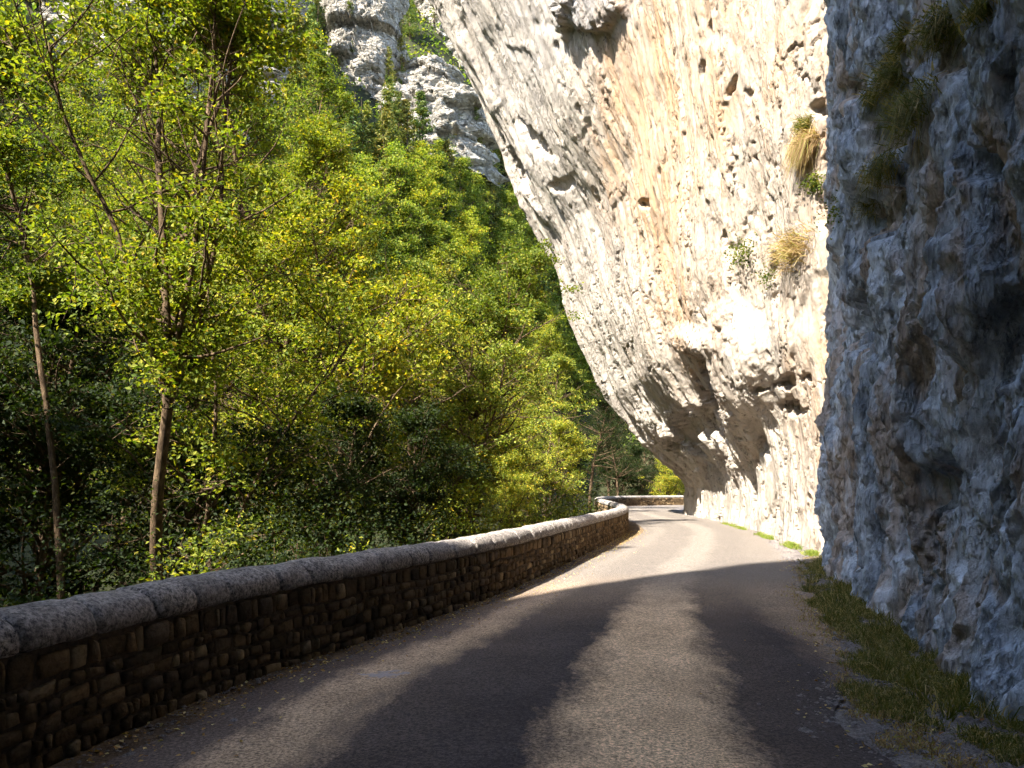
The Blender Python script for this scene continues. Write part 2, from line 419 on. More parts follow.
# steps in the near face: overlapping hanging curtains
c1, v1, c2 = cell(Sg*.62+.35*med, zl*.34+.3*big, seed=41)
dN = dN+.26*(v1-.5)*sstep(0, .07, c2-c1)
c3, v3, c4 = cell(Sg*1.9+.4*med, zl*.95+.3*med, seed=42)
dN = dN+.12*(v3-.5)*sstep(0, .09, c4-c3)
k3, kw, k4 = cell(Sg*5+.4*rough, zl*1.8+.4*med, seed=91)
dN = dN+.045*(kw-.5)*sstep(0, .08, k4-k3)
c5, v5, c6 = cell(Sg*2.3+.7*med+.3*rough, zl*1.0+.5*rough, seed=43)
dN = dN-.13*sstep(.34, .14, c5+.2*rough)*(v5 > .80)
# sunny face: broad swells, flakes, pockets
dF = .55*fbm(Sg*.1, zl*.07, o=3, seed=61)+.15*fbm(Sg*.42, zl*.16, o=5, seed=62, g=.55)+.07*ridge(Sg*1.3, zl*.2, o=4, seed=63)+.028*fbm(Sg*3, zl*.9, o=4, seed=64, g=.66)-.08*np.abs(fbm(Sg*1.1, zl*.22, o=4, seed=69, g=.6))
f1, fv, f2 = cell(Sg*.30+.5*med*.4, zl*.2+.2*big, seed=65)
dF = dF+.22*(fv-.5)*sstep(0, .12, f2-f1)
g1, gv, g2 = cell(Sg*1.5+.5*med, zl*.75+.35*big, seed=66)
pk = sstep(.30, .16, g1+.22*rough+.10*fine)*(gv > .84)*sstep(-.35, .25, big+.3*med)
h1, hv, h2 = cell(Sg*3.2+.6*med, zl*1.7+.5*med, seed=67)
pk2 = sstep(.26, .16, h1+.2*fine+.1*rough)*(hv > .84)*sstep(-.1, .4, med+.4*big)
q1, qv, q2 = cell(Sg*.75+.35*med+.25*rough, zl*.26+.25*med, seed=88)
dF = dF+.14*(qv-.5)*sstep(0, .04, q2-q1)-.05*sstep(.04, 0, q2-q1)
k1, kv, k2 = cell(Sg*2.1+.3*rough, zl*.8+.3*med, seed=89)
dF = dF+.03*(kv-.5)*sstep(0, .06, k2-k1)
dF = dF-.15*pk-.09*pk2
pit = np.clip(.0*pk+0*pk2, 0, 1)
# strong diagonal flutes near the left silhouette of the overhang
sil = sstep(40, 45, BY)*sstep(56, 52, BY)
dF = dF+sil*(.55*ridge(Sg*.55, zl*.09, o=3, seed=68)-.2)
# pixel positions of the undisplaced face, used once to seat measured features on it
PX = 512+F*(BX-OV)/np.maximum(BY, .5); PY = HZ-F*(Zg-CH)/np.maximum(BY, .5)
def ell(cx, cy, rx, ry, ang=0, soft=.22, wob=.42, ymin=17, ymax=52):
    """soft ellipse on the face around a measured spot"""
    ca, sa = math.cos(R(ang)), math.sin(R(ang)); dx, dy = PX-cx, PY-cy
    q = np.hypot((dx*ca+dy*sa)/rx, (-dx*sa+dy*ca)/ry)+wob*(med*.8+rough*.9+fine*.4)
    return sstep(1+soft, 1-soft, q)*(BY > ymin)*(BY < ymax)
# big niche with a hood, bulge left of it, ledge pockets near the arris
dF += -2.0*ell(711, 390, 17, 36, 8, soft=.16, wob=.6)-.6*ell(690, 428, 24, 20, -30)+.5*ell(700, 340, 26, 14, soft=.6, wob=.15)
dF += .55*ell(742, 365, 22, 46, -8, soft=.6, wob=.15)
dF += -.4*ell(783, 408, 12, 7, 20, wob=.8)-.35*ell(778, 384, 14, 6, -15, wob=.8)+.25*ell(775, 350, 24, 32, soft=.7, wob=.15)
dF += -.35*ell(760, 435, 6, 22, -20)-.35*ell(757, 455, 5, 18)+.3*ell(735, 440, 14, 30)
dF += -.30*ell(638, 205, 6, 4)+.6*(ell(590, 8, 22, 24)*sstep(34, 30, PY))+.45*ell(566, 6, 9, 22)
dF += -.5*ell(530, 140, 5, 26, -35)-.6*ell(520, 175, 6, 30, -33)-.35*ell(560, 185, 9, 8)
dF += .45*ell(700, 250, 30, 70, 5, soft=.8, wob=.12)+.45*ell(655, 330, 30, 60, -20, soft=.8, wob=.12)-.25*ell(770, 280, 4, 26)
dF += -.4*ell(812, 195, 4, 30)-.35*ell(808, 110, 6, 9)-.35*ell(745, 85, 3, 14, 25)-.3*ell(715, 70, 4, 12)
D = dN*near+dF*(1-near)
# near face: deep holes, gully and an alcove with a roof
def ellN(*a, **k): return ell(*a, ymin=4.5, ymax=19, **k)
D += near*(-.45*ellN(858, 90, 10, 14)-.55*ellN(900, 130, 26, 60, 12)-.15*ellN(945, 50, 30, 26, -40)-.4*ellN(880, 210, 22, 36, 5)-.35*ellN(862, 320, 12, 30, 5)
           -.30*ellN(988, 165, 10, 14)-.3*ellN(935, 490, 20, 34)-.3*ellN(1005, 350, 14, 40)-.25*ellN(905, 400, 10, 24)+.22*ellN(840, 430, 10, 90)
           +.2*ellN(975, 300, 22, 60))
toe = sstep(.7, 0, Zg)*.12*(1-.3*far)
lip = sstep(1.5, 2.4, Zg)*sstep(7.5, 4.5, Zg)*sstep(28, 36, BY)
D = D+lip*(.42*ridge(Sg*.55+.2*med, zl*.25, o=4, seed=71)+.25*rough-.15)
D = D+toe
VX = BX-OV+ndx*D; VY = BY+ndy*D; VZ = Zg+ndz*D
me = mesh_np('cliff_face', np.stack([VX, VY, VZ], -1).reshape(-1, 3), gridq(len(S), len(ZZ), True))
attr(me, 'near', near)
org = ell(665, 80, 60, 140, 8, .8)*.9+ell(630, 60, 34, 60, 0, .6)*.8+ell(660, 250, 26, 90, -18, .8)*.8+ell(720, 200, 60, 160, 5, 1.0)*.35+ell(815, 300, 10, 260, 0, .9)*.5+ell(770, 60, 40, 80, 0, 1)*.3+ell(800, 400, 20, 90, 0, .9)*.3
attr(me, 'orange', np.clip(org*(.85+.4*flutef), 0, .9))
gr = ell(530, 40, 60, 70, -30, .8)*.55+ell(560, 190, 30, 100, -28, .7)*.25+ell(590, 10, 40, 26, 0, .4)*.8+ell(640, 400, 30, 60, -25, .8)*.2
attr(me, 'grey', np.clip(gr, 0, 1))
attr(me, 'pit', np.clip(pit, 0, 1))
stk = near*np.clip(1.3*ellN(903, 560, 6, 65, 8, soft=.6, wob=.5)+ellN(972, 560, 8, 75, 12, soft=.6, wob=.5)*1.1+ellN(838, 380, 4, 120, 0, soft=.8, wob=.9)*.4+sstep(.38, .75, ridge(Sg*1.7+.4*med, zl*.10, o=2, seed=90))*sstep(.0, .5, big+.1)*.55*(BY < 17.5), 0, 1)*np.clip(.65+.6*fine+.3*flutef, 0, 1)
attr(me, 'streak', stk)
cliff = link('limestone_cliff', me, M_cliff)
tag(cliff, 'towering limestone cliff overhanging the road, sunlit cream beyond and blue-grey in shade beside the verge', 'cliff')
BVH = BVHTree.FromPolygons([tuple(v) for v in np.stack([VX, VY, VZ], -1)[::2, ::2].reshape(-1, 3)], gridq(len(S[::2]), len(ZZ[::2]), True).tolist())
def hit(px, py):
    d = Vector(((px-512)/F, 1, (HZ-py)/F)).normalized()
    return BVH.ray_cast(Vector((0, 0, CH)), d)

# unseen spur of rock, added behind the eye to shade the near road
def rockmass(name, footprint, z0, z1, seed, mat, step=.5, amp=1.2, taper=.12):
    P = np.array(footprint+[footprint[0]], float); P, s_ = resample(P, step)
    zz = np.arange(z0, z1, step)
    c = P.mean(0)
    Sg, Zg = np.meshgrid(np.arange(len(P)), zz, indexing='ij')
    th = np.arctan2(P[:, 1]-c[1], P[:, 0]-c[0])
    k = 1-taper*(Zg-z0)/(z1-z0)
    nd = (P-c); nd /= np.linalg.norm(nd, axis=1)[:, None]
    X0 = P[:, 0][:, None]; Y0 = P[:, 1][:, None]
    dd = amp*fbm(X0*.2+Zg*.05, Y0*.2, Zg*.15, o=5, seed=seed)
    X = c[0]+(X0-c[0])*k+nd[:, 0][:, None]*dd; Y = c[1]+(Y0-c[1])*k+nd[:, 1][:, None]*dd
    V = np.stack([X, Y, Zg+0*X], -1); V[-1] = V[0]
    q = gridq(len(P), len(zz))
    vv = V.reshape(-1, 3); top = np.array([[c[0], c[1], z1+1.5]])
    vv = np.concatenate([vv, top]); idx = np.arange(len(P)-1)*len(zz)+len(zz)-1
    tri = np.stack([idx, idx+len(zz), np.full(len(idx), len(vv)-1)], 1)
    return mesh_np(name, vv, [q, tri])
e0 = np.array([-.23, 11.03])+SUN_H*16.5; pr = np.array([.69, -.72])
fp = [tuple(e0), tuple(e0+pr*21), tuple(e0+pr*21+SUN_H*9), tuple(e0+SUN_H*9)]
M_shade_spur = mat_plain('shade_spur_rock', [(.3, (.30, .28, .25)), (.7, (.50, .46, .41))], 1.2, dist=.3)  # kept pale to bounce light into the shade
me = rockmass('shade_spur', fp, -6, 44, 5, M_shade_spur, amp=.5, taper=.0)
tag(link('shade_spur', me, M_shade_spur), 'tall grey rock spur, unseen, added behind the viewpoint to shade the near stretch of road', 'rock spur')

# ------------------------------------------------------------------ parapet wall
wall = empty('parapet_wall', (W[0, 0], W[0, 1], 0)); wo = np.array([W[0, 0], W[0, 1], 0])
tag(wall, 'low rubble stone parapet wall with rounded granite coping curving along the left road edge', 'wall')
def wlink(name, me, mat):
    o = link(name, me, mat, wall); o.location = -Vector((W[0, 0], W[0, 1], 0)); return o
BODY = .68; HT = .20
# core
pr_ = [(-HT, -.5), (-HT, BODY), (HT, BODY), (HT, -.05)]
V = []
for p, n_ in zip(W[::3], N[::3]):
    for a, z in pr_: V.append((p[0]+n_[0]*a, p[1]+n_[1]*a, z))
V = np.array(V); nn_ = len(W[::3])
wlink('core', mesh_np('wall_core', V, gridq(nn_, 4), False), M_core)
# rubble stones, both faces
def stones(side, s0, s1, z0):
    Vs = []; Qs = []; off = 0
    z = z0; row = 0
    while z < BODY-.03:
        h = random.uniform(.09, .175)
        if BODY-z-h < .06: h = BODY-z-.004
        s = s0+random.uniform(0, .2)
        while s < s1:
            x_, y_, _, _ = wat(s); d = math.hypot(x_, y_)
            l = random.choice([random.uniform(.05, .09), random.uniform(.06, .13), random.uniform(.1, .2), random.uniform(.14, .28)])
            if d > 40: l *= 1.6
            hh = h*random.uniform(.9, 1.0); pr1 = random.uniform(.012, .045)
            if random.random() < .08 and z+h*2 < BODY: hh = h*1.0
            g = .008
            # rounded slab: back ring, front ring inset, centre bulge
            ring = [(s+g, z+g), (s+l-g, z+g), (s+l-g, z+hh-g), (s+g, z+hh-g)]
            jit = [(random.uniform(-.016, .016), random.uniform(-.014, .014)) for _ in ring]
            ring = [(a+j[0], b+j[1]) for a, b, j in zip(*[*zip(*ring)], jit)] if False else [(r[0]+j[0], r[1]+j[1]) for r, j in zip(ring, jit)]
            cx = sum(r[0] for r in ring)/4; cz = sum(r[1] for r in ring)/4
            pts = []
            for kk, (f, pp) in enumerate(((1, -.02), (.97, pr1*.55), (.8, pr1))):
                for m, r in enumerate(ring):
                    r2 = ring[(m+1) % 4]; mid = ((r[0]+r2[0])/2, (r[1]+r2[1])/2)
                    for q, rr in ((0, r), (1, mid)):
                        ff = f*(.93 if q == 0 else 1.0)
                        pts.append((cx+(rr[0]-cx)*ff, cz+(rr[1]-cz)*ff, pp+(random.uniform(-.006, .006) if kk == 2 else 0)))
            pts.append((cx, cz, pr1+random.uniform(-.004, .012)))
            for (a, b, c_) in pts: Vs.append((a, b, c_))
            for kk in range(2):
                for m in range(8):
                    a = off+kk*8+m; b = off+kk*8+(m+1) % 8
                    Qs.append((a, b, b+8, a+8))
            for m in range(0, 8, 2):
                Qs.append((off+16+m, off+16+(m+1) % 8, off+16+(m+2) % 8, off+24))
            off += 25
            s += l
        z += h; row += 1
    Vs = np.array(Vs); Vs[:, 1] += .028*fbm(Vs[:, 0]*1.6, Vs[:, 1]*2.5, o=3, seed=31)*np.clip((BODY-Vs[:, 1])/.15, 0, 1); x, y, tx_, ty_ = wat(Vs[:, 0]); nx_, ny_ = ty_, -tx_
    o = side*(HT+Vs[:, 2])
    P = np.stack([x+nx_*o, y+ny_*o, Vs[:, 1]], 1)
    Q = np.array(Qs);
    return mesh_np('stones', P, Q if side > 0 else Q[:, ::-1], True)
sA = np.interp(1.0, W[:, 1], Ws)
wlink('rubble_face', stones(1, sA, Ws[-1]-.5, -.04), M_stone)
wlink('outer_face', stones(-1, sA+6, Ws[-1]-.5, -.3), M_stone)
# coping: half-round stones, each a part
def coping_mesh(s0, s1, nseg):
    prof = []
    w_, hb = .235, BODY+.004
    for a in np.linspace(-12, 192, 15):
        ca, sa = math.cos(R(a)), math.sin(R(a))
        prof.append((w_*np.sign(ca)*abs(ca)**.8, hb+.035+max(-.03, (WH-BODY-.035)*sa if sa > 0 else .12*sa)))
    prof = [(w_-.03, hb)]+prof+[(-w_+.03, hb)]
    prof = np.array(prof); npf = len(prof)
    c = np.array([0, BODY+.09])
    ss = np.r_[s0+.010, s0+.026, np.linspace(s0+.05, s1-.05, nseg), s1-.026, s1-.010]
    sc = np.r_[.80, .965, np.ones(nseg), .965, .80]
    dz = random.uniform(-.008, .008); do = random.uniform(-.008, .008); tl = random.uniform(-.012, .012)
    x, y, tx_, ty_ = wat(ss)
    V = []
    sd = random.random()*100
    for i in range(len(ss)):
        q = c+(prof-c)*sc[i]
        a = q[:, 0]; z = q[:, 1]
        wob = .010*fbm(np.full(npf, ss[i]*5+sd), np.arange(npf)*.6, o=2, seed=8)
        a = a*(1+wob*3)+do+tl*(i/len(ss)); z = z+wob+dz*np.clip((z-hb)/.1, 0, 1)
        V.append(np.stack([x[i]+ty_[i]*a, y[i]-tx_[i]*a, z], 1))
    V = np.concatenate(V); q = gridq(len(ss), npf)
    caps = []
    for base in (0, (len(ss)-1)*npf):
        r = list(range(base, base+npf)); m = npf//2
        for i in range(m):
            j = npf-1-i
            if j-1 > i+1-1 and i+1 <= j-1:
                f = (base+i, base+i+1, base+j-1, base+j); caps.append(f if base else f[::-1])
    caps = [f for f in caps if len(set(f)) == 4]
    return mesh_np('coping_stone', V, [q, np.array(caps)])
s = sA; cnt = 0
while cnt < 100 and s < Ws[-1]-1:
    l = random.uniform(.42, .8) if s < sA+30 else random.uniform(.7, 1.1)
    if cnt == 0 and False: pass
    wlink('coping_stone', coping_mesh(s, s+l, 5), M_gran); s += l; cnt += 1
if s < Ws[-1]-1: wlink('coping', coping_mesh(s, Ws[-1]-.6, 60), M_gran)
wlink('coping', coping_mesh(Ws[0]+.05, sA, 30), M_gran)

# ------------------------------------------------------------------ blades, leaves
def blades(P, Nn, n_per, hgt, wid, lean=.5, seed=1, droop=0.0, spread=.05):
    """P (n,3) roots, Nn (n,3) up directions -> quads bent once"""
    g = np.random.default_rng(seed)
    P = np.repeat(P, n_per, 0); U = np.repeat(Nn, n_per, 0); n = len(P)
    P = P+g.normal(0, spread, (n, 3))*np.array([1, 1, .2])
    d = U+g.normal(0, lean, (n, 3)); d /= np.linalg.norm(d, axis=1)[:, None]
    h = hgt*g.uniform(.45, 1.2, n)[:, None]
    side = np.cross(d, g.normal(0, 1, (n, 3))); side /= np.linalg.norm(side, axis=1)[:, None]
    m = P+d*h*.55; tip = m+(d+np.array([0, 0, -1])*droop)*h*.5
    w = wid*g.uniform(.6, 1.3, n)[:, None]
    V = np.stack([P-side*w*.5, P+side*w*.5, m+side*w*.35, m-side*w*.35, tip+side*w*.05, tip-side*w*.05], 1).reshape(-1, 3)
    b = np.arange(n)[:, None]*6
    Q = np.concatenate([b+np.array([[0, 1, 2, 3]]), b+np.array([[3, 2, 4, 5]])])
    return V, Q
def leaves(P, size, seed=1, up=.35, aspect=.62):
    g = np.random.default_rng(seed); n = len(P)
    nrm = g.normal(0, 1, (n, 3)); nrm[:, 2] = np.abs(nrm[:, 2])+up; nrm /= np.linalg.norm(nrm, axis=1)[:, None]
    a = np.cross(nrm, g.normal(0, 1, (n, 3))); a /= np.linalg.norm(a, axis=1)[:, None]
    b = np.cross(nrm, a); L_ = (size*g.uniform(.6, 1.25, n))[:, None]
    V = np.stack([P-a*L_*.5, P+b*L_*aspect*.5+nrm*L_*.10, P+a*L_*.5-nrm*L_*.06, P-b*L_*aspect*.5+nrm*L_*.10], 1).reshape(-1, 3)
    return V, np.arange(n*4).reshape(-1, 4)

# ------------------------------------------------------------------ trees
def tube(path, rad, sides, V, Q):
    path = np.array(path); off = sum(len(v) for v in V)
    t = np.gradient(path, axis=0); t /= np.maximum(np.linalg.norm(t, axis=1), 1e-6)[:, None]
    ref = np.array([1., .3, .1]); a = np.cross(t, ref); a /= np.maximum(np.linalg.norm(a, axis=1), 1e-6)[:, None]; b = np.cross(t, a)
    th = np.linspace(0, 2*math.pi, sides, endpoint=False)
    ring = path[:, None]+np.array(rad)[:, None, None]*(np.cos(th)[None, :, None]*a[:, None]+np.sin(th)[None, :, None]*b[:, None])
    V.append(ring.reshape(-1, 3))
    i = np.arange(len(path)-1)[:, None]*sides; j = np.arange(sides)[None, :]; j2 = (j+1) % sides
    Q.append((np.stack([i+j, i+j2, i+sides+j2, i+sides+j], -1).reshape(-1, 4))+off)
def grow(g, p, d, L_, r0, r1, n, wob, upb=0.0):
    pts = [np.array(p, float)]; d = np.array(d, float)
    for i in range(n):
        d = d+g.normal(0, wob, 3); d[2] += upb; d /= np.linalg.norm(d); pts.append(pts[-1]+d*L_/n)
    return np.array(pts), np.linspace(r0, r1, n+1)
def make_broadleaf(seed, H, cb_, rad, n_l1, n_l2, per, lsize, trunk_r, fork=None, lean=(0, 0), clump=.27, upright=.7, low=0):
    g = np.random.default_rng(seed); V = []; Q = []; tips = []
    stems = []
    if fork:
        zf, ang = fork
        tp, tr = grow(g, (0, 0, 0), (lean[0], lean[1], 1), zf, trunk_r*1.15, trunk_r*.72, 12, .045)
        tube(tp, tr, 9, V, Q)
        for k_, (dx, L2) in enumerate(ang):
            sp, sr = grow(g, tp[-1], (dx[0], dx[1], 1), (H-zf)*L2, trunk_r*(.62 if k_ == 0 else .5), .018, 12, .06, .06)
            tube(sp, sr, 7, V, Q); stems.append((sp, sr, .0))
    else:
        tp, tr = grow(g, (0, 0, 0), (lean[0], lean[1], 1), H*.97, trunk_r*1.1, .02, 20, .05, .035)
        tube(tp, tr, 8, V, Q); stems.append((tp, tr, 0))
    for sp, sr, _ in stems:
        zs = sp[:, 2]
        for k_ in range(n_l1//len(stems)):
            f = g.uniform(0, 1)**.85
            z = cb_+(H*.97-cb_)*f
            if z > zs[-1]: z = zs[-1]-g.uniform(0, .6)
            if z < zs[0]: z = zs[0]+g.uniform(0, 1)*(zs[-1]-zs[0])
            i = int(np.clip(np.searchsorted(zs, z), 1, len(zs)-1)); p = sp[i-1]+(sp[i]-sp[i-1])*np.clip((z-zs[i-1])/max(zs[i]-zs[i-1], 1e-3), 0, 1)
            fr = np.clip((z-cb_)/(H-cb_), 0, 1)
            prof = (math.sin(math.pi*min(1, .16+.84*fr)**.8))**.7 if fr < .98 else .2
            L1 = rad*max(.25, prof)*g.uniform(.7, 1.15)
            th = g.uniform(0, 2*math.pi); el = g.uniform(.1, .9)*upright+.35*fr
            d = (math.cos(th)*math.cos(el), math.sin(th)*math.cos(el), math.sin(el))
            r0 = max(.012, min(sr[i]*.6, .03*L1))
            lp, lr = grow(g, p, d, L1, r0, .008, 7, .12, .03)
            tube(lp, lr, 5, V, Q)
            for m in range(n_l2):
                j = g.integers(2, len(lp)); q = lp[j]
                d2 = g.normal(0, 1, 3); d2[2] = d2[2]*.6+.25; d2 /= np.linalg.norm(d2)
                L2 = L1*g.uniform(.18, .42)
                bp, br_ = grow(g, q, d2, L2, .009, .003, 3, .2, .0)
                tube(bp, br_, 3, V, Q)
                for w_ in (bp[2], bp[-1]): tips.append(w_)
            tips.append(lp[-1])
    tips = np.array(tips)
    # keep gaps: some tips bare
    keep = (g.uniform(0, 1, len(tips)) < .9) & (vnoise(tips[:, 0]*.9+seed, tips[:, 1]*.9, tips[:, 2]*1.2, seed) > -.18); tips = tips[keep]
    dens = g.uniform(.4, 1.5, len(tips)); cnt_ = (per*dens).astype(int)
    P = np.repeat(tips, cnt_, 0); sc_ = np.repeat(g.uniform(.6, 1.25, len(tips)), cnt_)
    P = P+g.normal(0, 1, P.shape)*np.array([clump, clump, clump*.55])*sc_[:, None]*.6
    lV, lQ = leaves(P, lsize, seed)
    return mesh_np('wood', np.concatenate(V), np.concatenate(Q)), mesh_np('leafage', lV, lQ, False)
def make_conifer(seed, H, rad, n, per, size):
    g = np.random.default_rng(seed); V = []; Q = []; P = []; D = []
    tp, tr = grow(g, (0, 0, 0), (0, 0, 1), H, .16, .02, 10, .01)
    tube(tp, tr, 6, V, Q)
    for k_ in range(n):
        f = g.uniform(0, 1)**1.1; z = H*(.12+.86*f)
        L1 = rad*(1-f)**.75*g.uniform(.7, 1.15)+.15; th = g.uniform(0, 2*math.pi)
        e = g.uniform(-.15, .25)+.35*f
        d = np.array([math.cos(th)*math.cos(e), math.sin(th)*math.cos(e), math.sin(e)])
        lp, lr = grow(g, (0, 0, z), d, L1, .03, .008, 4, .05, .03)
        tube(lp, lr, 3, V, Q)
        t = g.uniform(.2, 1.05, per)[:, None]; q = np.array([0, 0, z])+(lp[-1]-np.array([0, 0, z]))*t
        q = q+g.normal(0, 1, q.shape)*np.array([.22, .22, .10])*(.5+L1*.25)
        P.append(q)
    P = np.concatenate(P); lV, lQ = leaves(P, size, seed, up=.9, aspect=.4)
    return mesh_np('wood', np.concatenate(V), np.concatenate(Q)), mesh_np('needles', lV, lQ, False)

def place(kind_, meshes, x, y, z, sc, rz, color, label, cat='tree', group=None, mat=None, name=None, zs=1.0):
    e = empty(name or kind_, (x, y, z), rz, sc); e.scale = (sc, sc, sc*zs)
    tag(e, label, cat, group)
    a = link('trunk', meshes[0], M_bark, e); b = link('crown', meshes[1], mat or M_leaf, e)
    b.color = (*color, 1)
    return e
YG = (.20, .205, .026); LG = (.195, .210, .030); MG = (.145, .170, .030); DG = (.026, .038, .011); YL = (.26, .25, .030); PN = (.15, .18, .06)  # DG: shade of the wood painted into the leaf colour
BL = [make_broadleaf(11, 12, 3.2, 3.0, 60, 7, 38, .10, .14),
      make_broadleaf(12, 11, 2.0, 3.4, 64, 7, 38, .10, .15, fork=(3.4, [((-.18, 0), 1.0), ((.30, .1), .9)])),
      make_broadleaf(13, 13, 3.5, 3.2, 66, 7, 38, .10, .17),
      make_broadleaf(14, 9, .8, 3.0, 58, 7, 38, .10, .11)]
TALL = [make_broadleaf(21, 24, 5, 4.4, 120, 8, 34, .12, .24, clump=.34), make_broadleaf(22, 25, 7, 4.0, 120, 8, 34, .12, .24, fork=(8, [((-.12, 0), 1.0), ((.22, .1), .9)]), clump=.34)]
def ground_z(x, y): return float(hill(np.array([x]), np.array([y]))[0])
def put(v, px, Y, top, color, label, cat='tree', group=None, rz=None, name='broadleaf_tree', Hs=None, meshes=None, zs=None):
    """stand a tree on the slope at the given bearing and distance, as tall as it looks"""
    ms = meshes or BL[v]; H = Hs or [12, 11, 13, 9][v]
    x = (px-512)/F*Y; z = ground_z(x, Y)-.1; zt = CH+(HZ-top)/F*Y
    sc = (zt-z)/H
    if meshes is None and sc > 1.5: ms = TALL[v % 2]; sc = (zt-z)/(24, 25)[v % 2]
    if sc < .3: print('SKIP', label, sc); return
    if px > 430 and color != DG: color = tuple(np.array(color)*np.array([1.7, 1.55, 1.9]))  # leaf colour brightened in place of sun on these trees
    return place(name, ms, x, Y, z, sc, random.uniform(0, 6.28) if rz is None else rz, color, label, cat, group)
# nearest pair, modelled one by one
slim = make_broadleaf(31, 14, 8.4, 1.1, 66, 7, 40, .085, .068, lean=(.05, 0), clump=.22)
forked = make_broadleaf(33, 13.5, 6.2, 1.9, 96, 7, 36, .085, .105, fork=(6.8, [((-.10, .05), 1.0), ((.14, -.05), .98), ((.24, .06), .86), ((-.22, .1), .8), ((.03, .16), .9)]), lean=(-.03, 0), clump=.23, upright=1.05)
sapl = make_broadleaf(35, 9.0, 2.6, 1.9, 40, 7, 34, .085, .07, lean=(.05, .02), fork=(2.4, [((.22, .0), .9), ((.5, .1), .85)]), clump=.3)
put(0, 54, 15.5, -70, MG, 'slim bare-trunked tree at the far left with a thin dark crown', meshes=slim, Hs=14, rz=0)
put(0, 166, 15.5, -12, LG, 'forked broadleaf tree rising behind the wall with several spreading dark limbs', meshes=forked, Hs=13.5, rz=0)
put(0, 176, 16.5, 200, LG, 'thin leaning sapling beside the forked tree trunk behind the wall', meshes=sapl, Hs=9.0, rz=.1)
NEAR = [
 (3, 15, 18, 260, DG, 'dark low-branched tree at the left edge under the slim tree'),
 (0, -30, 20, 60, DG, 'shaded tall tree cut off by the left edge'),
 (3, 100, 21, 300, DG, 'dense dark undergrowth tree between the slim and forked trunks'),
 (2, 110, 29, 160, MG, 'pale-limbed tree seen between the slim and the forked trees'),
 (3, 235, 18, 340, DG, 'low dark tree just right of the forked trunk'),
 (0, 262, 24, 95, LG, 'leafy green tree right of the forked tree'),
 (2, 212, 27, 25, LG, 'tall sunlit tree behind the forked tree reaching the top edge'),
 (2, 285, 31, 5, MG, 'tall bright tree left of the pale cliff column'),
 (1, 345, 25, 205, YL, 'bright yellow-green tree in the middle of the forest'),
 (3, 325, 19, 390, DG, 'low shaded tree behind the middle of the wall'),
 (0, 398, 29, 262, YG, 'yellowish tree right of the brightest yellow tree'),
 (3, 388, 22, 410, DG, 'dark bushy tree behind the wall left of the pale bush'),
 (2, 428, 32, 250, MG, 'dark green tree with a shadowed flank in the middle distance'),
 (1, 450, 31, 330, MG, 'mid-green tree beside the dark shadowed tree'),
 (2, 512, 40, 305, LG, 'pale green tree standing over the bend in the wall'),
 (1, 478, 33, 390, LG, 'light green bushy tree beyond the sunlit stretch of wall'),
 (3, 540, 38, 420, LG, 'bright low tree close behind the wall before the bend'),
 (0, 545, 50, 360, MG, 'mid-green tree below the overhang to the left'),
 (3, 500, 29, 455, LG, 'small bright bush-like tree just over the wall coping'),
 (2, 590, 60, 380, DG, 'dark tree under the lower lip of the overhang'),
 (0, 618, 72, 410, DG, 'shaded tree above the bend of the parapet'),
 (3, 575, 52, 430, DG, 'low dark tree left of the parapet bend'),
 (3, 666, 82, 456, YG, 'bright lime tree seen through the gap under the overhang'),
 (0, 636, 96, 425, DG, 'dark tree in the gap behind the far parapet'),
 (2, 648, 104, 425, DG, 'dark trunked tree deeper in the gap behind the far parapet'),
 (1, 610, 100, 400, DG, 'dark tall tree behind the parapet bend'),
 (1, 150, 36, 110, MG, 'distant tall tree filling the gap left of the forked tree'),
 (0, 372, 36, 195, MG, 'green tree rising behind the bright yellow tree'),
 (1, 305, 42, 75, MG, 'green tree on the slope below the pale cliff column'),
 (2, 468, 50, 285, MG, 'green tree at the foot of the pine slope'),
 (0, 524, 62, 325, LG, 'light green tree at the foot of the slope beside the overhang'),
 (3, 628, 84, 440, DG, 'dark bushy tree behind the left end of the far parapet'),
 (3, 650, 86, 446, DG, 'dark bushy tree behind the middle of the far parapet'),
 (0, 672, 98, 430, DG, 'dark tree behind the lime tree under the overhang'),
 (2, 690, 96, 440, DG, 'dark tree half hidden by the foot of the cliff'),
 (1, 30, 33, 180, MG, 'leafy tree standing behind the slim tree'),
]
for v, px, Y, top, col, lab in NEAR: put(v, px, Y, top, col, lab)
# woods outside the left edge and behind, which shade the trunks
for (x, y, v, sc) in [(-15, 7, 0, .9), (-19, 10, 2, 1.0), (-14, 12, 3, 1.1), (-22, 3, 1, 1.1), (-24, 16, 2, 1.1), (-30, 22, 0, 1.2), (-18, 18, 3, 1.1), (-12, 9, 3, .9), (-16, 14, 1, 1.2), (-13.5, 16.5, 3, .8), (-21, 13, 0, 1.2)]:
    place('broadleaf_tree', BL[v], x, y, ground_z(x, y), sc, random.uniform(0, 6), MG, 'tree in the wood left of the view on the river bank', 'tree', 'trees beyond the left edge')

for (x, y, sc) in [(-16, 6, .9), (-19, 9.5, .92), (-22, 13, .95), (-25, 18, .95), (-14, 3.2, .8), (-27, 10, 1.0), (-20, 4, .85)]:
    place('broadleaf_tree', TALL[int(x) % 2], x, y, ground_z(x, y), sc, random.uniform(0, 6), MG, 'tree in the wood left of the view on the river bank', 'tree', 'trees beyond the left edge')

# hillside
FB = [make_broadleaf(51, 8, 1.0, 2.8, 34, 6, 20, .22, .15, clump=.5), make_broadleaf(52, 9, 1.6, 2.6, 34, 6, 20, .22, .15, clump=.5)]
CN = [make_conifer(61, 11, 2.3, 110, 34, .34), make_conifer(62, 12, 2.0, 110, 34, .34)]
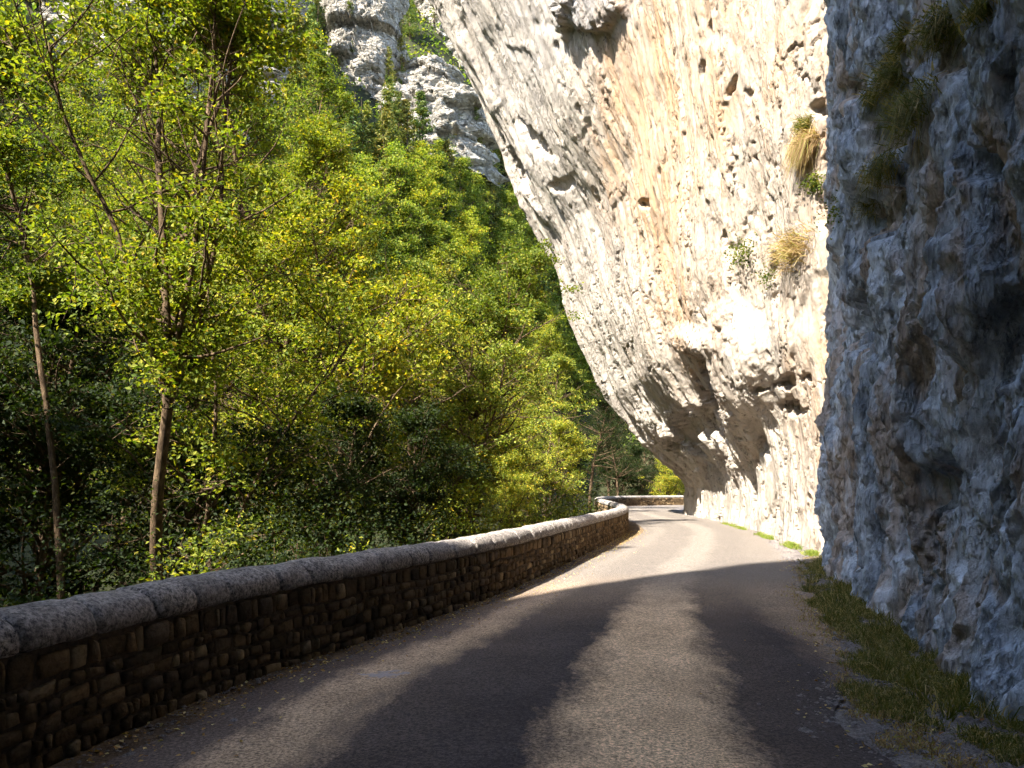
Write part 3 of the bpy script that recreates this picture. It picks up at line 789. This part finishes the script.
# march a pixel ray onto the slope
def on_hill(px, py):
    dx = (px-512)/F; dz = (HZ-py)/F
    Yt = np.arange(40, 330, .5); X = dx*Yt; Zr = CH+dz*Yt; h = hill(X, Yt)
    m = np.nonzero(h > Zr)[0]
    return (float(X[m[0]]), float(Yt[m[0]]), float(h[m[0]])) if len(m) else None
ROCKS = [(356, 30, 92, 180, 0), (422, 114, 150, 84, 0), (448, 15, 80, 90, 0), (405, 72, 110, 50, 0), (70, 15, 320, 170, 0), (238, 15, 120, 170, 0)]
def inrock(px, py):
    return any(abs(px-a) < w*.42 and py > b-h*.4 and py < b+h*.5+38 for a, b, w, h, _ in ROCKS) and g.uniform() < .9
pts = []
g = np.random.default_rng(99)
tries = 0
while len(pts) < 340 and tries < 20000:
    tries += 1
    px = g.uniform(290, 640) if g.uniform() < .93 else g.uniform(-20, 250); py = g.uniform(-25, 420)
    if px > 440+(py*.42)+50: continue
    if inrock(px, py): continue
    if any(abs(px-a) < 8 and abs(py-b) < 9 for a, b in pts): continue
    pts.append((px, py))
nh = 0
for px, py in sorted(pts, key=lambda p: p[1]):
    h_ = on_hill(px, py)
    if not h_: continue
    x, y, z = h_
    pine = (py < 225 and g.uniform() < .8) or g.uniform() < .12
    sz = g.uniform(.8, 1.35)
    if px > 320 and py < 150: sz *= .6
    if py > 330: sz *= 1.1
    zone = 'above the pale cliff bands' if py < 40 else 'between the pale cliff bands' if py < 120 else 'below the pale cliff bands' if py < 200 else 'on the lower slope'
    if pine:
        place('pine_tree', CN[nh % 2], x, y, z-.3, sz, g.uniform(0, 6), tuple(np.array(PN)*g.uniform(.8, 1.5)*np.array([g.uniform(.9, 1.4), 1, 1])), 'small pine on the far hillside '+zone, 'pine tree', 'pines on the far hillside '+zone, M_needle)
    else:
        cc = np.array(random.choice([MG, LG, YG, MG]))*g.uniform(1.1, 1.7)*np.array([1.05, 1, 1.1])
        place('hillside_tree', FB[nh % 2], x, y, z-.3, sz, g.uniform(0, 6), tuple(cc), 'small round leafy tree on the far hillside '+zone, 'tree', 'leafy trees on the far hillside '+zone)
    nh += 1

# scrub that covers the slope between the trees
n = 110000; th = g.uniform(-.75, .16, n); rr = g.uniform(38, 230, n); X = rr*np.sin(th); Y = rr*np.cos(th); Z = hill(X, Y)
m = (Z > 3) & (rr > 70); X, Y, Z = X[m], Y[m], Z[m]; cl = fbm(X*.25, Y*.25, o=3, seed=50); m = cl > -.35; X, Y, Z, cl = X[m], Y[m], Z[m], cl[m]
P = np.stack([X, Y, Z+np.abs(g.normal(0, 1, len(X)))*(.5+1.1*np.clip(cl, 0, 1))], 1)
V, Q = leaves(P, .62, 77, up=.5)
sc_ = link('hillside_scrub', mesh_np('hillside_scrub', V, Q, False), M_leaf); sc_.color = (.20, .24, .05, 1)
tag(sc_, 'green scrub covering the far slope between the trees', 'scrub', kind='stuff')
# far cliff bands on the hillside
def far_rock(px, py, w, h, label, seed):
    hh = None
    for k_ in range(40):
        hh = on_hill(px, py+h*.3+k_*5)
        if hh: break
    x, y, z = hh; y -= 2.0
    m = y/F; ww, hm = w*m, h*m
    n1_, n2_ = int(ww/.25)+2, int(hm*1.25/.25)+2
    a = np.linspace(-1, 1, n1_)[:, None]; b = np.linspace(-.15, 1, n2_)[None, :]
    zc = CH+(HZ-(py+h*.5))*m
    edge = 1-np.abs(a)**4*.5
    top = .95+.09*fbm(a*4+seed, a*0, o=6, seed=seed, g=.7)
    Z = zc+b*hm*1.08*top
    X = x+a*ww*.5*(1+.3*fbm(b*4, b*0+a*.5, o=5, seed=seed+2))+0*b
    wob = fbm(X*.35, Z*.35, o=4, seed=seed+5)
    bl, bv, b2 = cell(X*.13+.25*wob, Z*.30+.2*wob, seed=seed); cl_, cv, c2_ = cell(X*.38+.3*wob, Z*.75+.2*wob, seed=seed+1); el_, ev, e2_ = cell(X*1.1+.3*wob, Z*1.6, seed=seed+2)
    Yd = y+1.0*fbm(X*.10, Z*.07, o=3, seed=seed+6)+3.0*(bv-.5)*sstep(0, .05, b2-bl)+1.5*(cv-.5)*sstep(0, .07, c2_-cl_)+.5*(ev-.5)*sstep(0, .1, e2_-el_)+.35*wob+7*np.abs(a)**4+3.0*np.clip(b, 0, 1)+5*sstep(.9, 1, b)
    gg = np.random.default_rng(seed)
    for k_ in range(max(4, int(ww*hm/55))):
        i, j = gg.integers(1, n1_-1), gg.integers(int(n2_*.2), n2_)
        q = gg.uniform() < .45; sc1 = gg.uniform(.18, .42)
        place('pine_tree' if q else 'hillside_tree', (CN if q else FB)[k_ % 2], float(X[i, j]), float(Yd[i, j])-.2, float(Z[i, j])-.5, sc1, gg.uniform(0, 6), tuple(np.array(PN if q else MG)*gg.uniform(.7, 1.1)),
              ('stunted pine' if q else 'small round shrub')+' growing on a ledge of the far pale cliffs', 'pine tree' if q else 'shrub', 'stunted pines on the ledges of the far cliffs' if q else 'shrubs on the ledges of the far cliffs', M_needle if q else M_leaf)
    V = np.stack([X+0*b, Yd, Z], -1).reshape(-1, 3)
    o = link('far_cliff', mesh_np('far_cliff', V, gridq(n1_, n2_)), M_bg)
    tag(o, label, 'cliff', 'pale cliff bands on the far hillside')
LB = ['pale upright cliff column left of a dark cleft near the top edge', 'pale horizontal cliff band with ledges above the pine slope', 'pale rock block beside the overhang at the top edge', 'narrow broken rock ledge between the column and the lower band', 'pale cliff seen through the trees at the top left', 'white sliver of cliff between the two tall trees']
for i, (a, b, w, h, _) in enumerate(ROCKS): far_rock(a, b, w, h, LB[i], 200+i)

# ------------------------------------------------------------------ plants on the cliff, grass, litter
def tuft(name, px, py, rad, n, hgt, wid, mat, label, cat, droop, up=(0, 0, .6), leafy=False, group=None):
    loc, nrm, _, _ = hit(px, py)
    if loc is None: return
    if nrm.dot(Vector((0, 1, 0))) > .2: nrm = -nrm
    u = np.array(nrm)+np.array(up); u /= np.linalg.norm(u)
    gg = np.random.default_rng(int(px*7+py))
    roots = np.array([(0, 0, 0)]*n, float)+gg.normal(0, rad, (n, 3))*np.array([.5, 1, .55])
    if leafy:
        P = roots+u*hgt*gg.uniform(0, 1, (n, 1)); V, Q = leaves(P, wid, 3)
    else:
        V, Q = blades(roots, np.tile(u, (n, 1)), 1, hgt, wid, .45, int(px), droop, .02)
    o = link(name, mesh_np(name, V, Q, False), mat); o.location = loc-nrm*0.02
    o.color = (.12, .14, .03, 1)
    tag(o, label, cat, group)
tuft('grass_tussock', 806, 128, .17, 700, .28, .018, M_grass, 'green grass tussock crowning the dry clump on the sunlit rock', 'grass tussock', .3)
tuft('dry_grass_clump', 808, 142, .18, 1300, .48, .018, M_dryg, 'brown dry grass clump hanging on the sunlit rock near the shade line', 'dry grass', 1.9, (0, 0, -.2))
tuft('rock_shrub', 816, 188, .20, 260, .25, .10, M_leaf, 'small bright green shrub below the dry clump', 'shrub', 0, leafy=True)
tuft('rock_shrub', 745, 256, .38, 420, .30, .09, M_leaf, 'low green shrub on the sunlit rock ledge', 'shrub', 0, leafy=True)
tuft('dry_grass_clump', 795, 250, .38, 900, .45, .018, M_dryg, 'straw coloured grass clump right of the ledge shrub', 'dry grass', .8)
tuft('rock_shrub', 768, 280, .25, 160, .25, .08, M_leaf, 'small shrub in the crack below the straw clump', 'shrub', 0, leafy=True)
tuft('rock_shrub', 838, 215, .25, 260, .2, .06, M_leaf, 'trailing green plant on the shade line of the cliff', 'shrub', 0, leafy=True)
HG = 'grass tussocks hanging in the shaded gully'
for i, (a, b, r_, n, h, dr, lb) in enumerate([(895, 75, .22, 1500, .55, 1.6, 'big dark tussock hanging at the head of the shaded gully'), (915, 110, .22, 1300, .6, 1.9, 'dark drooping tussock in the middle of the shaded gully'),
        (880, 170, .2, 1200, .5, 1.5, 'drooping tussock below the dark hollow of the gully'), (870, 205, .2, 900, .4, 1.3, 'lowest green tussock of the shaded gully'),
        (872, 95, .12, 500, .35, .5, 'spiky green tussock left of the dark hollow'), (940, 25, .2, 1300, .5, 1.3, 'tussock at the top edge above the gully'), (985, 14, .13, 900, .45, 1.2, 'tussock at the top edge right of the gully'), (905, 40, .14, 800, .4, 1.0, 'olive tussock high on the left lip of the gully')]):
    tuft('grass_tussock', a, b, r_*.8, int(n*.6), h*.45, .011, M_grass, lb, 'grass tussock', dr, (0, 0, .2), group=HG)

# grass strip along the foot of the near cliff
g = np.random.default_rng(4)
def verge_pts(n, y0, y1, a0, a1, seed):
    g = np.random.default_rng(seed); Y = g.uniform(y0**.5, y1**.5, n)**2; a = g.uniform(a0, a1, n)
    X = cliffX(Y)-a*(1+.25*fbm(Y*1.3, Y*0, o=2, seed=seed)); return X, Y
X, Y = verge_pts(34000, 3.2, 18.4, -.25, 1.4, 6)
wid_ = np.interp(Y, [3, 6, 9, 13, 16, 18.5], [1.0, 1.15, 1.0, .85, .75, .15])
dd = cliffX(Y)-X; m = (dd < wid_+.2*fbm(X*3, Y*3, o=2, seed=1)) & (fbm(X*2.6, Y*1.6, o=4, seed=12) > -.28+.5*sstep(.5, 1.2, dd/wid_))
P = np.stack([X, Y, np.zeros_like(X)], 1)[m]
V, Q = blades(P, np.tile([0, 0, 1.], (len(P), 1)), 6, .10, .006, .6, 9, .9, .03)
tag(link('grass_strip', mesh_np('grass_strip', V, Q, False), M_grass), 'dark olive grass strip along the foot of the shaded cliff', 'grass', kind='stuff')
X, Y = verge_pts(9000, 3.2, 18.4, .3, 1.6, 16)
wid_ = np.interp(Y, [3, 6, 9, 13, 16, 18.5], [1.0, 1.15, 1.0, .85, .75, .15]); dd = cliffX(Y)-X
m = np.abs(dd-wid_-.05-.2*fbm(X*3, Y*3, o=2, seed=1)) < .13*(1+fbm(Y*1.1, X, o=3, seed=3))
P = np.stack([X, Y, np.zeros_like(X)], 1)[m]
V, Q = blades(P, np.tile([0, 0, 1.], (len(P), 1)), 5, .08, .006, 1.0, 19, 1.2, .04)
tag(link('dry_grass_fringe', mesh_np('dry_grass_fringe', V, Q, False), M_dryg), 'straw coloured dry grass fringe between the gravel and the green strip', 'dry grass', kind='stuff')
g = np.random.default_rng(404)
X, Y = verge_pts(90, 3.6, 17.5, .05, .8, 26); P = np.repeat(np.stack([X, Y, np.zeros_like(X)], 1), 30, 0)
V, Q = blades(P, np.tile([0, 0, 1.], (len(P), 1)), 1, .24, .009, .45, 29, .7, .035)
tag(link('tall_weeds', mesh_np('tall_weeds', V, Q, False), M_grass), 'taller weeds dotted along the foot of the shaded cliff', 'weeds', kind='stuff')
for (y0, y1, lb) in [(17.8, 19.4, 'bright green grass patch where the cliff shade ends'), (20.6, 22.4, 'bright grass patch second beyond the shade line at the cliff foot'), (24, 27.5, 'thin grass patch third beyond the shade line at the cliff foot'), (30, 36, 'far grass fringe at the foot of the sunlit cliff')]:
    n = 420; Y = g.uniform(y0, y1, n); Y = Y[fbm(Y*2.0, Y*0, o=2, seed=8) > -.1]; n = len(Y); X = cliffX(Y)-.2-np.abs(g.normal(.0, .10, n))
    P = np.stack([X, Y, np.zeros(n)], 1); V, Q = blades(P, np.tile([0, 0, 1.], (n, 1)), 3, .17, .014, .4, 19, .5, .03)
    o = link('grass_patch', mesh_np('grass_patch', V, Q, False), mat_leaf('fresh_grass', .35, False, [(0, (.10, .15, .02)), (.6, (.17, .22, .03)), (1, (.32, .30, .09))]) if 'M_fresh' not in globals() else M_fresh)
    M_fresh = o.data.materials[0]
    tag(o, lb, 'grass', kind='stuff')
# fallen leaves by the wall and on the gravel
n = 2600; s_ = g.uniform(sA, sA+30, n); x, y, tx_, ty_ = wat(s_); a = HT+.05+np.abs(g.normal(0, .33, n)); a = np.where(g.uniform(size=n) < .04, g.uniform(.5, 4, n), a)
P = np.stack([x+ty_*a, y-tx_*a, .012+.03*(a > .7)+0*a], 1)
X, Y = verge_pts(900, 3.5, 18, .1, 2.1, 31); P = np.concatenate([P, np.stack([X, Y, np.full(len(X), .02)], 1)])
V, Q = leaves(P, .036, 8, up=2.2, aspect=.7)
tag(link('fallen_leaves', mesh_np('fallen_leaves', V, Q, False), M_dry), 'dry fallen leaves scattered along the foot of the wall and the verge', 'leaves', kind='stuff')
# loose stones
def pebbles(P, size, seed):
    g = np.random.default_rng(seed); n = len(P)
    ico = np.array([(0, 0, 1), (.9, 0, .2), (.25, .85, .25), (-.75, .5, .2), (-.7, -.55, .25), (.3, -.85, .2), (0, 0, -.4)], float)
    tri = np.array([(0, 1, 2), (0, 2, 3), (0, 3, 4), (0, 4, 5), (0, 5, 1), (6, 2, 1), (6, 3, 2), (6, 4, 3), (6, 5, 4), (6, 1, 5)])
    s_ = (size*g.lognormal(0, .45, n))[:, None, None]*np.array([1, 1, .6]); th = g.uniform(0, 6.28, n)
    c_, sn = np.cos(th), np.sin(th); v = ico[None]*(1+g.normal(0, .15, (n, 7, 1)))*s_
    v = np.stack([v[..., 0]*c_[:, None]-v[..., 1]*sn[:, None], v[..., 0]*sn[:, None]+v[..., 1]*c_[:, None], v[..., 2]], -1)+P[:, None]
    return v.reshape(-1, 3), (tri[None]+np.arange(n)[:, None, None]*7).reshape(-1, 3)
X, Y = verge_pts(16000, 3.3, 24, .0, 2.3, 41)
P1 = np.stack([X, Y, np.full(len(X), .008)], 1)
n = 3000; s_ = g.uniform(sA, sA+22, n); x, y, tx_, ty_ = wat(s_); a = HT+.04+np.abs(g.normal(0, .28, n)); P2 = np.stack([x+ty_*a, y-tx_*a, .005+.0*a], 1)
V, Q = pebbles(np.concatenate([P1, P2]), .012, 5)
tag(link('loose_gravel', mesh_np('loose_gravel', V, Q, False), M_gravel), 'loose grey gravel along both road edges', 'gravel', kind='stuff')

# undergrowth beyond the wall
def bush(px, Y, zc, r_, n, size, col, label):
    x = (px-512)/F*Y; z = ground_z(x, Y); gg = np.random.default_rng(int(px*3+Y))
    th = gg.uniform(0, 6.28, n); ph = np.arccos(gg.uniform(-.2, 1, n)); rr = r_*gg.uniform(.55, 1.08, n)*(1+.3*fbm(np.cos(th)*2+px, np.sin(th)*2, ph*2, o=3, seed=3))
    P = np.stack([rr*np.sin(ph)*np.cos(th), rr*np.sin(ph)*np.sin(th), rr*np.cos(ph)*.9+r_*.3], 1)
    P[:, 2] = P[:, 2]*(zc-z)/(r_*1.2)
    V, Q = leaves(P, size, int(px))
    Vw = []; Qw = []
    for k_ in range(9):
        a, b = grow(gg, (0, 0, 0), (gg.normal(0, .4), gg.normal(0, .4), 1), (zc-z)*.8, .02, .005, 5, .1); tube(a, b, 4, Vw, Qw)
    e = empty('bush', (x, Y, z)); tag(e, label, 'bush')
    link('stems', mesh_np('stems', np.concatenate(Vw), np.concatenate(Qw)), M_bark, e)
    o = link('foliage', mesh_np('foliage', V, Q, False), M_leaf, e); o.color = (*col, 1)
for a in [(30, 9.5, 1.0, 1.1, 3000, .08, DG, 'leafy bush behind the wall at the far left'), (195, 9.5, .75, .8, 2600, .07, LG, 'small sunlit bush at the forked tree foot'), (112, 13, 1.2, 1.5, 4500, .07, DG, 'dark bush behind the wall between the two near trunks'),
          (270, 12, 1.5, 1.6, 5000, .07, DG, 'dark bush behind the wall right of the forked tree'), (352, 15, 1.6, 2.0, 6000, .08, DG, 'shadowed bush behind the middle stretch of wall'),
          (455, 22, 1.8, 2.2, 6500, .09, LG, 'bright bush leaning over the sunlit wall'), (560, 34, 1.6, 2.4, 5000, .11, MG, 'bush low behind the wall near its bend'), (358, 11.2, .9, .4, 500, .06, YG, 'little upright sprig just above the coping')]:
    bush(*a)

# ------------------------------------------------------------------ light, camera
w = bpy.data.worlds.new('World'); scene.world = w; w.use_nodes = True
nt = w.node_tree; bg = nt.nodes['Background']; sky = nt.nodes.new('ShaderNodeTexSky'); sky.sky_type = 'NISHITA'; sky.sun_disc = False
sky.sun_elevation = SUN_EL; sky.sun_rotation = math.atan2(SUN_H[0], SUN_H[1]) % (2*math.pi); sky.altitude = 500; sky.ozone_density = 1.0
nt.links.new(sky.outputs[0], bg.inputs[0]); bg.inputs[1].default_value = .15
sl = bpy.data.lights.new('sun', 'SUN'); sl.energy = 4.3; sl.angle = R(.53); sl.color = (1, .95, .86)
so = bpy.data.objects.new('sun', sl); C.objects.link(so)
ds = Vector((SUN_H[0]*math.cos(SUN_EL), SUN_H[1]*math.cos(SUN_EL), math.sin(SUN_EL)))
so.rotation_euler = ds.to_track_quat('Z', 'Y').to_euler(); so.location = (0, 0, 60)
cd = bpy.data.cameras.new('camera'); co_ = bpy.data.objects.new('camera', cd); C.objects.link(co_)
cd.sensor_width = 36; cd.lens = 36*F/1024; cd.shift_y = (HZ-384)/1024; cd.clip_end = 3000; cd.clip_start = .05
co_.location = (0, 0, CH); co_.rotation_euler = (R(90), 0, 0)
scene.camera = co_
vs = scene.view_settings; vs.view_transform = 'Standard'; vs.look = 'None'; vs.gamma = 1; vs.use_curve_mapping = False; vs.exposure = 2.45
scene.render.engine = 'CYCLES'
scene.cycles.use_adaptive_sampling = True; scene.cycles.adaptive_threshold = .03; scene.cycles.max_bounces = 5; scene.cycles.diffuse_bounces = 3; scene.cycles.transmission_bounces = 3; scene.cycles.glossy_bounces = 2

print('CLIFF GRID', len(S), len(ZZ))
